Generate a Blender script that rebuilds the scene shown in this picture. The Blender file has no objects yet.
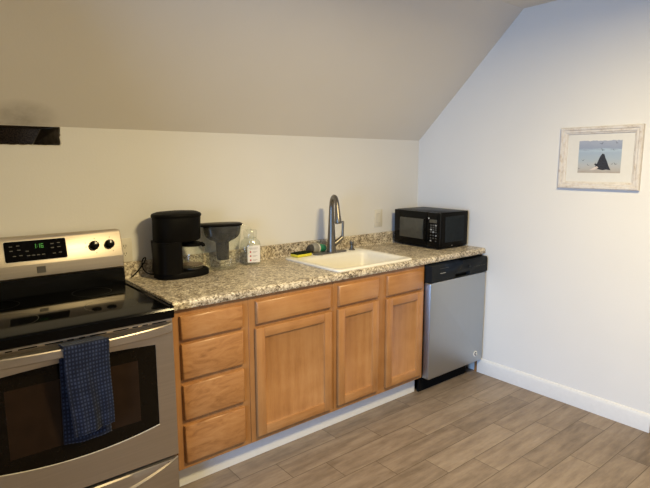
import bpy, bmesh, math, random
from mathutils import Vector, Matrix
random.seed(7)
S = bpy.context.scene
COL = S.collection
PI = math.pi

# ------------------------------------------------------------------ materials
def newmat(name):
    m = bpy.data.materials.new(name); m.use_nodes = True
    nt = m.node_tree; b = nt.nodes['Principled BSDF']
    return m, nt, b
def N(nt, t, **kw):
    n = nt.nodes.new(t)
    for k, v in kw.items():
        if k in n.inputs: n.inputs[k].default_value = v
        else: setattr(n, k, v)
    return n
def math_(nt, op, a, b=None):
    n = nt.nodes.new('ShaderNodeMath'); n.operation = op
    for i, v in enumerate((a, b)):
        if v is None: continue
        if isinstance(v, (int, float)): n.inputs[i].default_value = v
        else: nt.links.new(v, n.inputs[i])
    return n.outputs[0]
def ramp(nt, fac, stops, interp='LINEAR'):
    r = nt.nodes.new('ShaderNodeValToRGB'); r.color_ramp.interpolation = interp
    e = r.color_ramp.elements
    while len(e) < len(stops): e.new(0.5)
    for el, (p, c) in zip(e, stops):
        el.position = p; el.color = (*c, 1) if len(c) == 3 else c
    nt.links.new(fac, r.inputs[0]); return r.outputs[0]
def coords(nt, scale=(1, 1, 1), loc=(0, 0, 0), kind='Object'):
    tc = nt.nodes.new('ShaderNodeTexCoord'); mp = nt.nodes.new('ShaderNodeMapping')
    mp.inputs['Scale'].default_value = scale; mp.inputs['Location'].default_value = loc
    nt.links.new(tc.outputs[kind], mp.inputs[0]); return mp.outputs[0]
def noise(nt, vec, scale, detail=3, rough=0.5):
    n = N(nt, 'ShaderNodeTexNoise', Scale=scale, Detail=detail, Roughness=rough)
    nt.links.new(vec, n.inputs['Vector']); return n.outputs['Fac']
def bump(nt, b, height, strength, dist=0.01):
    n = N(nt, 'ShaderNodeBump', Strength=strength, Distance=dist)
    nt.links.new(height, n.inputs['Height']); nt.links.new(n.outputs[0], b.inputs['Normal'])
def plain(name, col, rough=0.5, metal=0.0, var=0.06, scale=40, bmp=0.0, coat=0.0, emit=None, es=0):
    m, nt, b = newmat(name)
    v = coords(nt); f = noise(nt, v, scale)
    lo = tuple(c * (1 - var) for c in col); hi = tuple(min(1, c * (1 + var)) for c in col)
    nt.links.new(ramp(nt, f, [(0.3, lo), (0.7, hi)]), b.inputs['Base Color'])
    b.inputs['Roughness'].default_value = rough; b.inputs['Metallic'].default_value = metal
    b.inputs['Coat Weight'].default_value = coat
    if max(col) < .03: b.inputs['Specular IOR Level'].default_value = .05 if rough > .3 else .13
    if bmp: bump(nt, b, f, bmp)
    if emit:
        b.inputs['Emission Color'].default_value = (*emit, 1); b.inputs['Emission Strength'].default_value = es
    return m
def wall_mat(name, col):
    m, nt, b = newmat(name)
    v = coords(nt)
    f = noise(nt, v, 3, 2)
    nt.links.new(ramp(nt, f, [(0.3, tuple(c * .98 for c in col)), (0.7, col)]), b.inputs['Base Color'])
    b.inputs['Roughness'].default_value = 0.75
    bump(nt, b, noise(nt, v, 90, 4, .6), 0.12, 0.004)
    return m
def ceiling_mat():
    m, nt, b = newmat('painted_ceiling')
    v = coords(nt); col = (.74, .70, .64)
    base = ramp(nt, noise(nt, v, 3, 2), [(0.3, tuple(c * .98 for c in col)), (0.7, col)])
    # soot smudge above the old duct opening
    g = N(nt, 'ShaderNodeTexGradient'); g.gradient_type = 'SPHERICAL'
    nt.links.new(coords(nt, (5.6, 9, 9), (5.6 * 2.715, 9 * .03, -9 * 1.715)), g.inputs[0])
    sm = math_(nt, 'MULTIPLY', g.outputs['Fac'], noise(nt, v, 14, 4, .65))
    f = ramp(nt, sm, [(0.02, (0, 0, 0)), (0.5, (.5, .5, .5))])
    mx = N(nt, 'ShaderNodeMix'); mx.data_type = 'RGBA'
    nt.links.new(f, mx.inputs['Factor']); nt.links.new(base, mx.inputs['A']); mx.inputs['B'].default_value = (.14, .11, .075, 1)
    nt.links.new(mx.outputs['Result'], b.inputs['Base Color'])
    b.inputs['Roughness'].default_value = .8
    bump(nt, b, noise(nt, v, 90, 4, .6), 0.1, 0.004)
    return m
def floor_mat():
    m, nt, b = newmat('wood_look_tile')
    tc = nt.nodes.new('ShaderNodeTexCoord'); sp = nt.nodes.new('ShaderNodeSeparateXYZ')
    nt.links.new(tc.outputs['Object'], sp.inputs[0]); X, Y = sp.outputs[0], sp.outputs[1]
    rr = math_(nt, 'DIVIDE', math_(nt, 'SUBTRACT', -0.83, Y), 0.15)
    row = math_(nt, 'FLOOR', rr); rf = math_(nt, 'FRACT', rr)
    uu = math_(nt, 'DIVIDE', math_(nt, 'SUBTRACT', math_(nt, 'ADD', X, 1.0), math_(nt, 'MULTIPLY', row, 0.205)), 0.606)
    cell = math_(nt, 'FLOOR', uu); uf = math_(nt, 'FRACT', uu)
    cb = nt.nodes.new('ShaderNodeCombineXYZ'); nt.links.new(cell, cb.inputs[0]); nt.links.new(row, cb.inputs[1])
    wn = nt.nodes.new('ShaderNodeTexWhiteNoise'); wn.noise_dimensions = '2D'; nt.links.new(cb.outputs[0], wn.inputs['Vector'])
    # edges
    ey = math_(nt, 'MULTIPLY', math_(nt, 'MINIMUM', rf, math_(nt, 'SUBTRACT', 1.0, rf)), 0.15)
    ex = math_(nt, 'MULTIPLY', math_(nt, 'MINIMUM', uf, math_(nt, 'SUBTRACT', 1.0, uf)), 0.606)
    e = math_(nt, 'MINIMUM', ex, ey)
    grout = ramp(nt, math_(nt, 'DIVIDE', e, 0.004), [(0.30, (1, 1, 1)), (0.6, (0, 0, 0))])
    # streaks, shifted per tile
    off = nt.nodes.new('ShaderNodeVectorMath'); off.operation = 'MULTIPLY_ADD'
    nt.links.new(wn.outputs['Color'], off.inputs[0]); off.inputs[1].default_value = (9, 9, 9)
    mp = N(nt, 'ShaderNodeMapping'); mp.inputs['Scale'].default_value = (2.2, 15, 1)
    nt.links.new(tc.outputs['Object'], mp.inputs[0]); nt.links.new(mp.outputs[0], off.inputs[2])
    n1 = noise(nt, off.outputs[0], 1.6, 5, .62)
    mp2 = N(nt, 'ShaderNodeMapping'); mp2.inputs['Scale'].default_value = (1, 2.5, 1)
    nt.links.new(tc.outputs['Object'], mp2.inputs[0])
    n2 = noise(nt, mp2.outputs[0], 9, 5, .7)
    mixn = math_(nt, 'ADD', math_(nt, 'MULTIPLY', n1, .65), math_(nt, 'MULTIPLY', n2, .35))
    mixn = math_(nt, 'ADD', mixn, math_(nt, 'MULTIPLY', math_(nt, 'SUBTRACT', wn.outputs['Value'], .5), .16))
    c = ramp(nt, mixn, [(0.3, (.13, .098, .074)), (0.5, (.225, .175, .138)), (0.72, (.32, .26, .21))])
    mx = N(nt, 'ShaderNodeMix'); mx.data_type = 'RGBA'
    nt.links.new(grout, mx.inputs['Factor']); nt.links.new(c, mx.inputs['A']); mx.inputs['B'].default_value = (.09, .065, .045, 1)
    nt.links.new(mx.outputs['Result'], b.inputs['Base Color'])
    b.inputs['Roughness'].default_value = .48
    h = math_(nt, 'SUBTRACT', math_(nt, 'MULTIPLY', n2, .2), grout)
    bump(nt, b, h, .25, .002)
    return m
def wood(name, axis, tint=1.0):
    m, nt, b = newmat(name)
    sc = {'z': (22, 22, 1.6), 'x': (1.6, 22, 22)}[axis]
    v = coords(nt, sc)
    n1 = noise(nt, v, 1.5, 5, .6)
    n2 = noise(nt, coords(nt), 7, 3, .55)
    n3 = noise(nt, coords(nt, tuple(s * 5 for s in sc)), 2, 2)
    f = math_(nt, 'ADD', math_(nt, 'ADD', math_(nt, 'MULTIPLY', n1, .4), math_(nt, 'MULTIPLY', n2, .45)), math_(nt, 'MULTIPLY', n3, .15))
    t = tint
    c = ramp(nt, f, [(0.33, (.31 * t, .132 * t, .037 * t)), (0.5, (.405 * t, .188 * t, .062 * t)), (0.68, (.47 * t, .24 * t, .09 * t))])
    nt.links.new(c, b.inputs['Base Color'])
    b.inputs['Roughness'].default_value = .42
    b.inputs['Coat Weight'].default_value = .35; b.inputs['Coat Roughness'].default_value = .3
    bump(nt, b, n3, .05, .002)
    return m
def drawer_wood():
    m, nt, b = newmat('figured_maple')
    v = coords(nt, (3.5, 9, 9))
    w = N(nt, 'ShaderNodeTexWave', Scale=1.1, Distortion=9.0, Detail=3.0)
    w.inputs['Detail Scale'].default_value = 1.2
    w.bands_direction = 'Z'; nt.links.new(v, w.inputs['Vector'])
    nd = N(nt, 'ShaderNodeTexNoise', Scale=3.2, Detail=7, Roughness=.66, Distortion=1.3)
    nt.links.new(coords(nt, (2.2, 7, 7)), nd.inputs['Vector']); n2 = nd.outputs['Fac']
    f = math_(nt, 'ADD', math_(nt, 'MULTIPLY', w.outputs['Fac'], .05), math_(nt, 'MULTIPLY', n2, .9))
    c = ramp(nt, f, [(0.30, (.27, .112, .032)), (0.47, (.40, .183, .060)), (0.68, (.47, .238, .09))])
    nt.links.new(c, b.inputs['Base Color'])
    b.inputs['Roughness'].default_value = .42; b.inputs['Coat Weight'].default_value = .35; b.inputs['Coat Roughness'].default_value = .3
    return m
def laminate():
    m, nt, b = newmat('speckled_laminate')
    v = coords(nt)
    wob = N(nt, 'ShaderNodeTexNoise', Scale=60, Detail=2)
    nt.links.new(v, wob.inputs['Vector'])
    ma = nt.nodes.new('ShaderNodeVectorMath'); ma.operation = 'MULTIPLY_ADD'
    nt.links.new(wob.outputs['Color'], ma.inputs[0]); ma.inputs[1].default_value = (.016,) * 3; nt.links.new(v, ma.inputs[2])
    def vor(scale):
        n = N(nt, 'ShaderNodeTexVoronoi', Scale=scale); nt.links.new(ma.outputs[0], n.inputs['Vector'])
        s = nt.nodes.new('ShaderNodeSeparateColor'); nt.links.new(n.outputs['Color'], s.inputs[0]); return s.outputs[0]
    a = vor(120); c2 = vor(260)
    big = noise(nt, v, 20, 5, .7)
    f = math_(nt, 'ADD', math_(nt, 'ADD', math_(nt, 'MULTIPLY', a, .34), math_(nt, 'MULTIPLY', c2, .16)), math_(nt, 'MULTIPLY', big, .56))
    c = ramp(nt, f, [(0.26, (.045, .033, .02)), (0.35, (.15, .115, .078)), (0.46, (.33, .272, .195)), (0.57, (.52, .445, .335)), (0.70, (.77, .70, .56))])
    nt.links.new(c, b.inputs['Base Color'])
    b.inputs['Roughness'].default_value = .36
    return m
def steel(name, col, rough, axis='x', metal=1.0, smudge=0.0, amp=.09):
    m, nt, b = newmat(name)
    sc = {'x': (1.5, 160, 160), 'z': (160, 160, 1.5)}[axis]
    n = noise(nt, coords(nt, sc), 1.0, 3, .6)
    nt.links.new(ramp(nt, n, [(0.25, tuple(c * (1 - amp) for c in col)), (0.75, tuple(min(1, c * (1 + amp * .6)) for c in col))]), b.inputs['Base Color'])
    b.inputs['Metallic'].default_value = metal
    r = math_(nt, 'ADD', math_(nt, 'MULTIPLY', n, .10), rough - .05)
    if smudge:
        s = noise(nt, coords(nt), 9, 5, .7)
        sm = ramp(nt, s, [(0.58, (0, 0, 0)), (0.72, (smudge,) * 3)])
        r = math_(nt, 'ADD', r, sm)
    nt.links.new(r, b.inputs['Roughness'])
    b.inputs['Anisotropic'].default_value = .4
    return m
def clear(name, tint=(.97, .98, .97), haze=.06, gl=.08):
    m = bpy.data.materials.new(name); m.use_nodes = True; nt = m.node_tree; nt.nodes.clear()
    out = nt.nodes.new('ShaderNodeOutputMaterial')
    tr = N(nt, 'ShaderNodeBsdfTransparent'); tr.inputs[0].default_value = (*tint, 1)
    df = N(nt, 'ShaderNodeBsdfDiffuse'); df.inputs[0].default_value = (.75, .75, .72, 1)
    g = N(nt, 'ShaderNodeBsdfGlossy'); g.inputs['Roughness'].default_value = .06
    lw = N(nt, 'ShaderNodeLayerWeight', Blend=.5); fac = math_(nt, 'MULTIPLY', math_(nt, 'POWER', lw.outputs['Facing'], 4.0), .35)
    nz = noise(nt, coords(nt), 60, 2)
    mx1 = nt.nodes.new('ShaderNodeMixShader')
    nt.links.new(ramp(nt, nz, [(0.35, (haze * .6,) * 3), (0.7, (haze * 1.3,) * 3)]), mx1.inputs[0])
    nt.links.new(tr.outputs[0], mx1.inputs[1]); nt.links.new(df.outputs[0], mx1.inputs[2])
    mx2 = nt.nodes.new('ShaderNodeMixShader')
    nt.links.new(math_(nt, 'ADD', fac, gl * .5), mx2.inputs[0])
    nt.links.new(mx1.outputs[0], mx2.inputs[1]); nt.links.new(g.outputs[0], mx2.inputs[2])
    nt.links.new(mx2.outputs[0], out.inputs[0])
    return m
def towel_mat():
    m, nt, b = newmat('waffle_cloth')
    tc = nt.nodes.new('ShaderNodeTexCoord')
    uvs = nt.nodes.new('ShaderNodeSeparateXYZ'); nt.links.new(tc.outputs['UV'], uvs.inputs[0])
    def tri(x, k):
        f = math_(nt, 'FRACT', math_(nt, 'MULTIPLY', x, k)); return math_(nt, 'ABSOLUTE', math_(nt, 'SUBTRACT', f, .5))
    a = tri(uvs.outputs[0], 88); c = tri(uvs.outputs[1], 66)
    d = math_(nt, 'MAXIMUM', a, c)
    n = noise(nt, coords(nt), 30, 4)
    f = math_(nt, 'ADD', math_(nt, 'MULTIPLY', d, 1.0), math_(nt, 'MULTIPLY', math_(nt, 'SUBTRACT', n, .5), .5))
    nt.links.new(ramp(nt, f, [(0.12, (.034, .044, .078)), (0.28, (.012, .016, .033)), (0.48, (.006, .008, .017))]), b.inputs['Base Color'])
    b.inputs['Roughness'].default_value = .95
    b.inputs['Sheen Weight'].default_value = .1; b.inputs['Specular IOR Level'].default_value = .15
    bump(nt, b, math_(nt, 'SUBTRACT', 1.0, d), .6, .004)
    return m
def frame_mat():
    m, nt, b = newmat('whitewashed_wood')
    n = noise(nt, coords(nt, (30, 6, 6)), 4, 5, .7)
    nt.links.new(ramp(nt, n, [(0.30, (.42, .34, .28)), (0.40, (.58, .53, .48)), (0.55, (.66, .63, .60))]), b.inputs['Base Color'])
    b.inputs['Roughness'].default_value = .6
    return m
def art_mat():
    m, nt, b = newmat('printed_seascape')
    tc = nt.nodes.new('ShaderNodeTexCoord'); sp = nt.nodes.new('ShaderNodeSeparateXYZ')
    nt.links.new(tc.outputs['Object'], sp.inputs[0])
    n = noise(nt, coords(nt, (1, 6, 22)), 3, 4, .65)
    t = math_(nt, 'ADD', math_(nt, 'DIVIDE', math_(nt, 'SUBTRACT', sp.outputs[2], .09), .18), math_(nt, 'MULTIPLY', math_(nt, 'SUBTRACT', n, .5), .22))
    c = ramp(nt, t, [(0.0, (.36, .31, .26)), (0.12, (.42, .40, .38)), (0.28, (.42, .44, .46)), (0.45, (.36, .43, .50)),
                     (0.66, (.33, .41, .52)), (0.74, (.38, .48, .58)), (0.80, (.27, .32, .43)), (1.0, (.33, .37, .47))])
    nt.links.new(c, b.inputs['Base Color']); b.inputs['Roughness'].default_value = .5
    return m

M = {}
M['wall'] = wall_mat('painted_drywall', (.74, .73, .71))
M['ceiling'] = ceiling_mat()
M['floor'] = floor_mat()
M['trim'] = plain('white_trim_paint', (.72, .72, .72), .4, var=.02)
M['wood_z'] = wood('maple_upright', 'z'); M['wood_x'] = wood('maple_level', 'x')
M['wood_frame'] = wood('maple_face_frame', 'z', .86); M['drawer'] = drawer_wood()
M['laminate'] = laminate()
M['steel'] = steel('brushed_steel', (.49, .43, .355), .42)
M['steel_dw'] = steel('brushed_steel_grey', (.45, .47, .49), .38, 'z', smudge=.12, amp=.03)
M['steel_dark'] = plain('dark_nickel', (.20, .185, .165), .38, 1.0, .05)
M['black_glass'] = plain('black_ceramic_glass', (.002, .002, .002), .07, var=.1)
M['black_gloss'] = plain('black_enamel', (.003, .003, .003), .16, var=.1)
M['black_plastic'] = plain('black_plastic', (.006, .0055, .005), .34, var=.15)
M['black_matte'] = plain('black_matte_plastic', (.005, .0045, .004), .5, var=.15)
M['dw_black'] = plain('dishwasher_black', (.016, .018, .021), .42, var=.1)
M['dark_gap'] = plain('dark_gap', (.006, .006, .006), .8)
M['oven_glass'] = plain('oven_glass', (.005, .0035, .002), .10, var=.1)
M['oven_inner'] = plain('oven_inner_glass', (.018, .010, .006), .14, var=.2, scale=12)
M['mw_window'] = plain('microwave_window', (.055, .052, .040), .16, var=.1)  # base colour lightened to carry the warm reflection in the glass
M['mw_vent'] = plain('microwave_side_vent', (.018, .022, .026), .5, var=.1)
M['grey_mark'] = plain('grey_marking', (.30, .30, .29), .5)
M['dim_mark'] = plain('dim_marking', (.05, .05, .046), .5)
M['ring_mark'] = plain('faint_ring', (.012, .012, .011), .3)
M['white_mark'] = plain('white_marking', (.75, .75, .73), .5)
M['green_led'] = plain('green_digit', (.02, .10, .02), .5, emit=(.10, .75, .08), es=.28)
M['sink'] = plain('bisque_enamel', (.80, .77, .68), .34, var=.015, coat=.2)
M['plate'] = plain('ivory_plastic', (.70, .66, .57), .4, var=.02)
M['plate_dark'] = plain('outlet_slot', (.05, .04, .03), .6)
M['clear'] = clear('clear_plastic', haze=.03, gl=.04)
M['glass'] = clear('clear_glass', haze=.012, gl=.06)
M['smoke'] = plain('smoked_plastic', (.008, .008, .008), .22, var=.2)
M['label'] = plain('white_paper_label', (.80, .77, .74), .6, var=.02)
M['red'] = plain('red_print', (.50, .05, .05), .6); M['label_grey'] = plain('grey_print', (.42, .38, .36), .6)
M['yellow'] = plain('yellow_sponge', (.70, .62, .04), .9, var=.15, scale=150, bmp=.5)
M['scour'] = plain('dark_scouring_pad', (.016, .022, .012), .95, var=.4, scale=200, bmp=.6)
M['green'] = plain('green_plastic', (.01, .22, .09), .35); M['grey_plastic'] = plain('grey_plastic', (.26, .25, .22), .4)
M['bristle'] = plain('dark_bristle', (.05, .045, .04), .9, var=.4, scale=200)
M['towel'] = towel_mat(); M['frame'] = frame_mat(); M['art'] = art_mat()
M['mat'] = plain('white_mat_board', (.68, .67, .64), .8, var=.015)
M['rock'] = plain('dark_print', (.018, .02, .03), .6, var=.5, scale=120)
M['pale_print'] = plain('pale_print', (.62, .54, .50), .6, var=.1)
M['duct'] = plain('grimy_duct', (.15, .105, .07), .5, .2, var=.7, scale=150, bmp=.6)
M['duct_metal'] = plain('dull_sheet_metal', (.22, .19, .15), .45, .6, var=.3)
M['bright_metal'] = plain('bright_cut_edge', (.55, .52, .46), .4, .3, var=.1)
M['gypsum'] = plain('torn_gypsum', (.72, .69, .63), .9, var=.1, bmp=.3)
M['badge_ring'] = plain('badge_blue', (.03, .04, .09), .4)
M['lamp_glass'] = plain('lamp_bowl', (.9, .85, .75), .4, emit=(1, .78, .52), es=4.0)
M['amber'] = plain('coffee_residue', (.16, .09, .04), .3)

# ------------------------------------------------------------------ mesh tools
def bm_new(): return bmesh.new()
def box(bm, x0, x1, y0, y1, z0, z1, bev=0.0, seg=2, mi=0):
    n0 = len(bm.verts)
    x0, x1 = min(x0, x1), max(x0, x1); y0, y1 = min(y0, y1), max(y0, y1); z0, z1 = min(z0, z1), max(z0, z1)
    t = bmesh.new()
    bmesh.ops.create_cube(t, size=1)
    for v in t.verts:
        v.co = Vector(((x0 + x1) / 2 + v.co.x * (x1 - x0), (y0 + y1) / 2 + v.co.y * (y1 - y0), (z0 + z1) / 2 + v.co.z * (z1 - z0)))
    if bev: bmesh.ops.bevel(t, geom=t.edges[:], offset=min(bev, .49 * min(x1 - x0, y1 - y0, z1 - z0)), segments=seg, affect='EDGES', profile=.5)
    merge(bm, t, mi); return bm
def merge(bm, t, mi=0, mat=None):
    if mat is not None: bmesh.ops.transform(t, matrix=mat, verts=t.verts)
    mp = {v: bm.verts.new(v.co) for v in t.verts}
    for f in t.faces:
        try:
            g = bm.faces.new([mp[v] for v in f.verts]); g.material_index = mi; g.smooth = f.smooth
        except ValueError: pass
    t.free()
def loft(bm, rings, cap0=True, cap1=True, closed=True, mi=0):
    R = [[bm.verts.new(p) for p in r] for r in rings]
    n = len(R[0])
    for a, b in zip(R, R[1:]):
        for i in range(n if closed else n - 1):
            j = (i + 1) % n
            f = bm.faces.new((a[i], a[j], b[j], b[i])); f.material_index = mi
    if cap0: f = bm.faces.new(list(reversed(R[0]))); f.material_index = mi
    if cap1: f = bm.faces.new(R[-1]); f.material_index = mi
    return bm
def ell(cx, cy, z, rx, ry, n=32, p=2.0):
    out = []
    for i in range(n):
        a = 2 * PI * i / n; c, s = math.cos(a), math.sin(a)
        out.append((cx + rx * math.copysign(abs(c) ** (2 / p), c), cy + ry * math.copysign(abs(s) ** (2 / p), s), z))
    return out
def lathe(bm, prof, cx=0, cy=0, n=28, ky=1.0, mi=0, cap0=True, cap1=True, p=2.0):
    return loft(bm, [ell(cx, cy, z, max(r, 1e-4), max(r, 1e-4) * ky, n, p) for r, z in prof], cap0, cap1, True, mi)
def tube(bm, pts, rad, n=12, mi=0, flat=1.0):
    pts = [Vector(p) for p in pts]; rings = []
    up = Vector((0, 0, 1)); prev = None
    for i, p in enumerate(pts):
        t = (pts[min(i + 1, len(pts) - 1)] - pts[max(i - 1, 0)]).normalized()
        if prev is None:
            a = t.cross(up)
            if a.length < .05: a = t.cross(Vector((1, 0, 0)))
            a.normalize()
        else:
            a = (prev - t * prev.dot(t)).normalized()
        prev = a; b = t.cross(a)
        r = rad[i] if isinstance(rad, (list, tuple)) else rad
        rings.append([p + r * (math.cos(2 * PI * k / n) * a + flat * math.sin(2 * PI * k / n) * b) for k in range(n)])
    return loft(bm, rings, mi=mi)
def prism(bm, poly, fn, mi=0):
    """poly: 2-D points; fn(u, v, side) with side 0/1 gives the 3-D point."""
    return loft(bm, [[fn(u, v, 0) for u, v in poly], [fn(u, v, 1) for u, v in poly]], mi=mi)
def rrect(x0, x1, y0, y1, r, n=5):
    out = []
    for cx, cy, a0 in ((x1 - r, y1 - r, 0), (x0 + r, y1 - r, 90), (x0 + r, y0 + r, 180), (x1 - r, y0 + r, 270)):
        for k in range(n + 1):
            a = math.radians(a0 + 90 * k / n); out.append((cx + r * math.cos(a), cy + r * math.sin(a)))
    return out
def bez(p0, p1, p2, p3, n=12):
    p0, p1, p2, p3 = map(Vector, (p0, p1, p2, p3)); out = []
    for i in range(n + 1):
        t = i / n; u = 1 - t
        out.append(u**3 * p0 + 3 * u * u * t * p1 + 3 * u * t * t * p2 + t**3 * p3)
    return out
def root_of(o):
    while o.parent: o = o.parent
    return o
def obj(name, bm, mats, parent=None, smooth=True, world=True, label=None, angle=40):
    """one mesh object; world=True: verts are in world coordinates and are moved into the parent's frame"""
    bmesh.ops.remove_doubles(bm, verts=bm.verts, dist=1e-6)
    bmesh.ops.recalc_face_normals(bm, faces=bm.faces)
    if parent is not None and world:
        l = root_of(parent).location
        for v in bm.verts: v.co -= l
    me = bpy.data.meshes.new(name)
    if smooth:
        for f in bm.faces: f.smooth = True
        for e in bm.edges:
            if len(e.link_faces) == 2 and e.calc_face_angle(0) > math.radians(angle): e.smooth = False
    bm.to_mesh(me); bm.free()
    for m in (mats if isinstance(mats, (list, tuple)) else [mats]): me.materials.append(M[m] if isinstance(m, str) else m)
    o = bpy.data.objects.new(name, me); COL.objects.link(o)
    if parent is not None: o.parent = parent
    if label: o['label'] = label
    return o
def tag(o, label, cat, group=None):
    o['label'] = label; o['category'] = cat
    if group: o['group'] = group
    return o
def thing(name, label, cat, loc, rz=0, group=None):
    o = bpy.data.objects.new(name, None); COL.objects.link(o); o.empty_display_size = .05
    o.location = loc; o.rotation_euler = (0, 0, rz)
    bpy.context.view_layer.update()
    return tag(o, label, cat, group)
def struct(name, bm, mats, **kw):
    o = obj(name, bm, mats, **kw)
    if o.parent is None: o['kind'] = 'structure'
    return o
def bx(*a, **k): return box(bm_new(), *a, **k)

# ------------------------------------------------------------------ the room
HK, AY, AZ = 1.675, -.829, 2.462          # knee wall height, ridge of the slope (y, z)
XL, YF = -6.0, -5.0
DX0, DX1, DZ0, DZ1 = -2.82, -2.541, 1.588, 1.674   # duct opening

struct('floor', bx(XL - .1, 1.7, YF - .1, .1, -.06, 0), 'floor')
# ceiling: sloped part, then flat part, as one shell with thickness
cb = bm_new()
sl = [(0, HK), (AY, AZ), (YF, AZ), (YF, AZ + .1), (AY - .04, AZ + .1), (.1, HK + .09), (.1, HK)]
prism(cb, sl, lambda u, v, s: (XL if s == 0 else 1.7, u, v))
struct('ceiling', cb, 'ceiling', angle=20)
# back wall with the duct opening
wb = bm_new()
box(wb, XL, DX0, 0, .1, 0, HK); box(wb, DX1, .1, 0, .1, 0, HK)
box(wb, DX0, DX1, 0, .1, 0, DZ0); box(wb, DX0, DX1, 0, .1, DZ1, HK)
struct('wall_back', wb, 'wall')
# right wall follows the slope; it stops at an outside corner beside the hall
YR = -1.752
wr = bm_new()
prism(wr, [(0, 0), (0, HK), (AY, AZ), (YR, AZ), (YR, 0)], lambda u, v, s: (0 if s == 0 else .1, u, v))
struct('wall_right', wr, 'wall', angle=20)
struct('wall_right.001', bx(0, .1, YF, -2.75, 0, AZ), 'wall')
struct('wall_hall', bx(1.6, 1.7, YF, 0, 0, AZ), 'wall')
struct('wall_front', bx(XL, 1.7, YF - .1, YF, 0, AZ), 'wall')
wl = bm_new()
WY0, WY1, WZ0, WZ1 = -3.6, -1.6, .35, 2.05
box(wl, XL - .1, XL, YF, WY0, 0, AZ); box(wl, XL - .1, XL, WY1, 0, 0, AZ)
box(wl, XL - .1, XL, WY0, WY1, 0, WZ0); box(wl, XL - .1, XL, WY0, WY1, WZ1, AZ)
struct('wall_left', wl, 'wall')
# unseen wall stub left of the range, added to block window daylight
struct('wall_daylight_block', bx(-3.22, -3.10, -.95, 0, 0, 2.46), 'wall')
wf = bm_new()
for a in (box, ):
    a(wf, XL - .09, XL - .02, WY0, WY0 + .05, WZ0, WZ1); a(wf, XL - .09, XL - .02, WY1 - .05, WY1, WZ0, WZ1)
    a(wf, XL - .09, XL - .02, WY0, WY1, WZ0, WZ0 + .05); a(wf, XL - .09, XL - .02, WY0, WY1, WZ1 - .05, WZ1)
    a(wf, XL - .08, XL - .03, (WY0 + WY1) / 2 - .03, (WY0 + WY1) / 2 + .03, WZ0, WZ1)
w1 = struct('window_1', wf, 'trim')
pb = bm_new()
box(pb, XL - .058, XL - .054, WY0 + .05, WY1 - .05, WZ0 + .05, WZ1 - .05)
obj('pane', pb, 'glass', w1)
# baseboards
def baseboard(name, y0, y1, xf, side):
    b = bm_new()
    prof = [(0, 0), (.014, 0), (.014, .082), (.011, .093), (.006, .103), (0, .106)]
    prism(b, prof, lambda u, v, s: (xf - u * side, y0 if s == 0 else y1, v))
    return struct(name, b, 'trim', angle=20)
baseboard('baseboard_right', YR, -.615, 0, 1)
struct('trim_1', bx(-.001, .101, YR - .012, YR, 0, 2.05, .003), 'wood_frame')

# ------------------------------------------------------------------ duct left in the wall above the range
t = thing('vent_duct', 'grimy rectangular duct hole in the wall high above the range', 'vent', (DX0, .0, DZ0))
b = bm_new()
box(b, DX0 - .004, DX1 + .004, .26, .265, DZ0 - .004, DZ1 + .004)
box(b, DX0 - .004, DX0, .003, .26, DZ0, DZ1)
box(b, DX0, DX1, .003, .26, DZ0 - .004, DZ0 + .001); box(b, DX0, DX1, .003, .26, DZ1 - .001, DZ1 + .004)
obj('duct_lining', b, 'duct', t)
b = bm_new()   # slanted right-hand side of the duct
loft(b, [[(DX1 - .001, .004, DZ0 + .002), (DX1 - .085, .20, DZ0 + .002), (DX1 - .088, .20, DZ0 + .002), (DX1 - .005, .002, DZ0 + .002)],
         [(DX1 - .001, .004, DZ1 - .002), (DX1 - .042, .20, DZ1 - .002), (DX1 - .045, .20, DZ1 - .002), (DX1 - .005, .002, DZ1 - .002)]])
obj('side_flap', b, 'duct_metal', t)
b = bm_new()
tube(b, [(DX1 - .088, .196, DZ0 + .003), (DX1 - .066, .196, DZ0 + .042), (DX1 - .046, .196, DZ1 - .003)], .0035, 8)
obj('seam', b, 'bright_metal', t, label='pale bent metal seam')
b = bm_new()   # frayed wall edge round the opening
rnd = random.Random(3)
pts = [(DX0 + i * (DX1 - DX0) / 20, -.001, DZ0 - .001 + rnd.uniform(-.0015, .0015)) for i in range(21)]
tube(b, pts, .0022, 6)
pts = [(DX1 + rnd.uniform(-.005, .002), -.001, DZ0 + k * (DZ1 - DZ0) / 9) for k in range(10)]
tube(b, pts, [.005, .006, .004, .0025, .003, .0022, .003, .0022, .002, .002], 6)
obj('torn_edge', b, 'gypsum', t)

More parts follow.
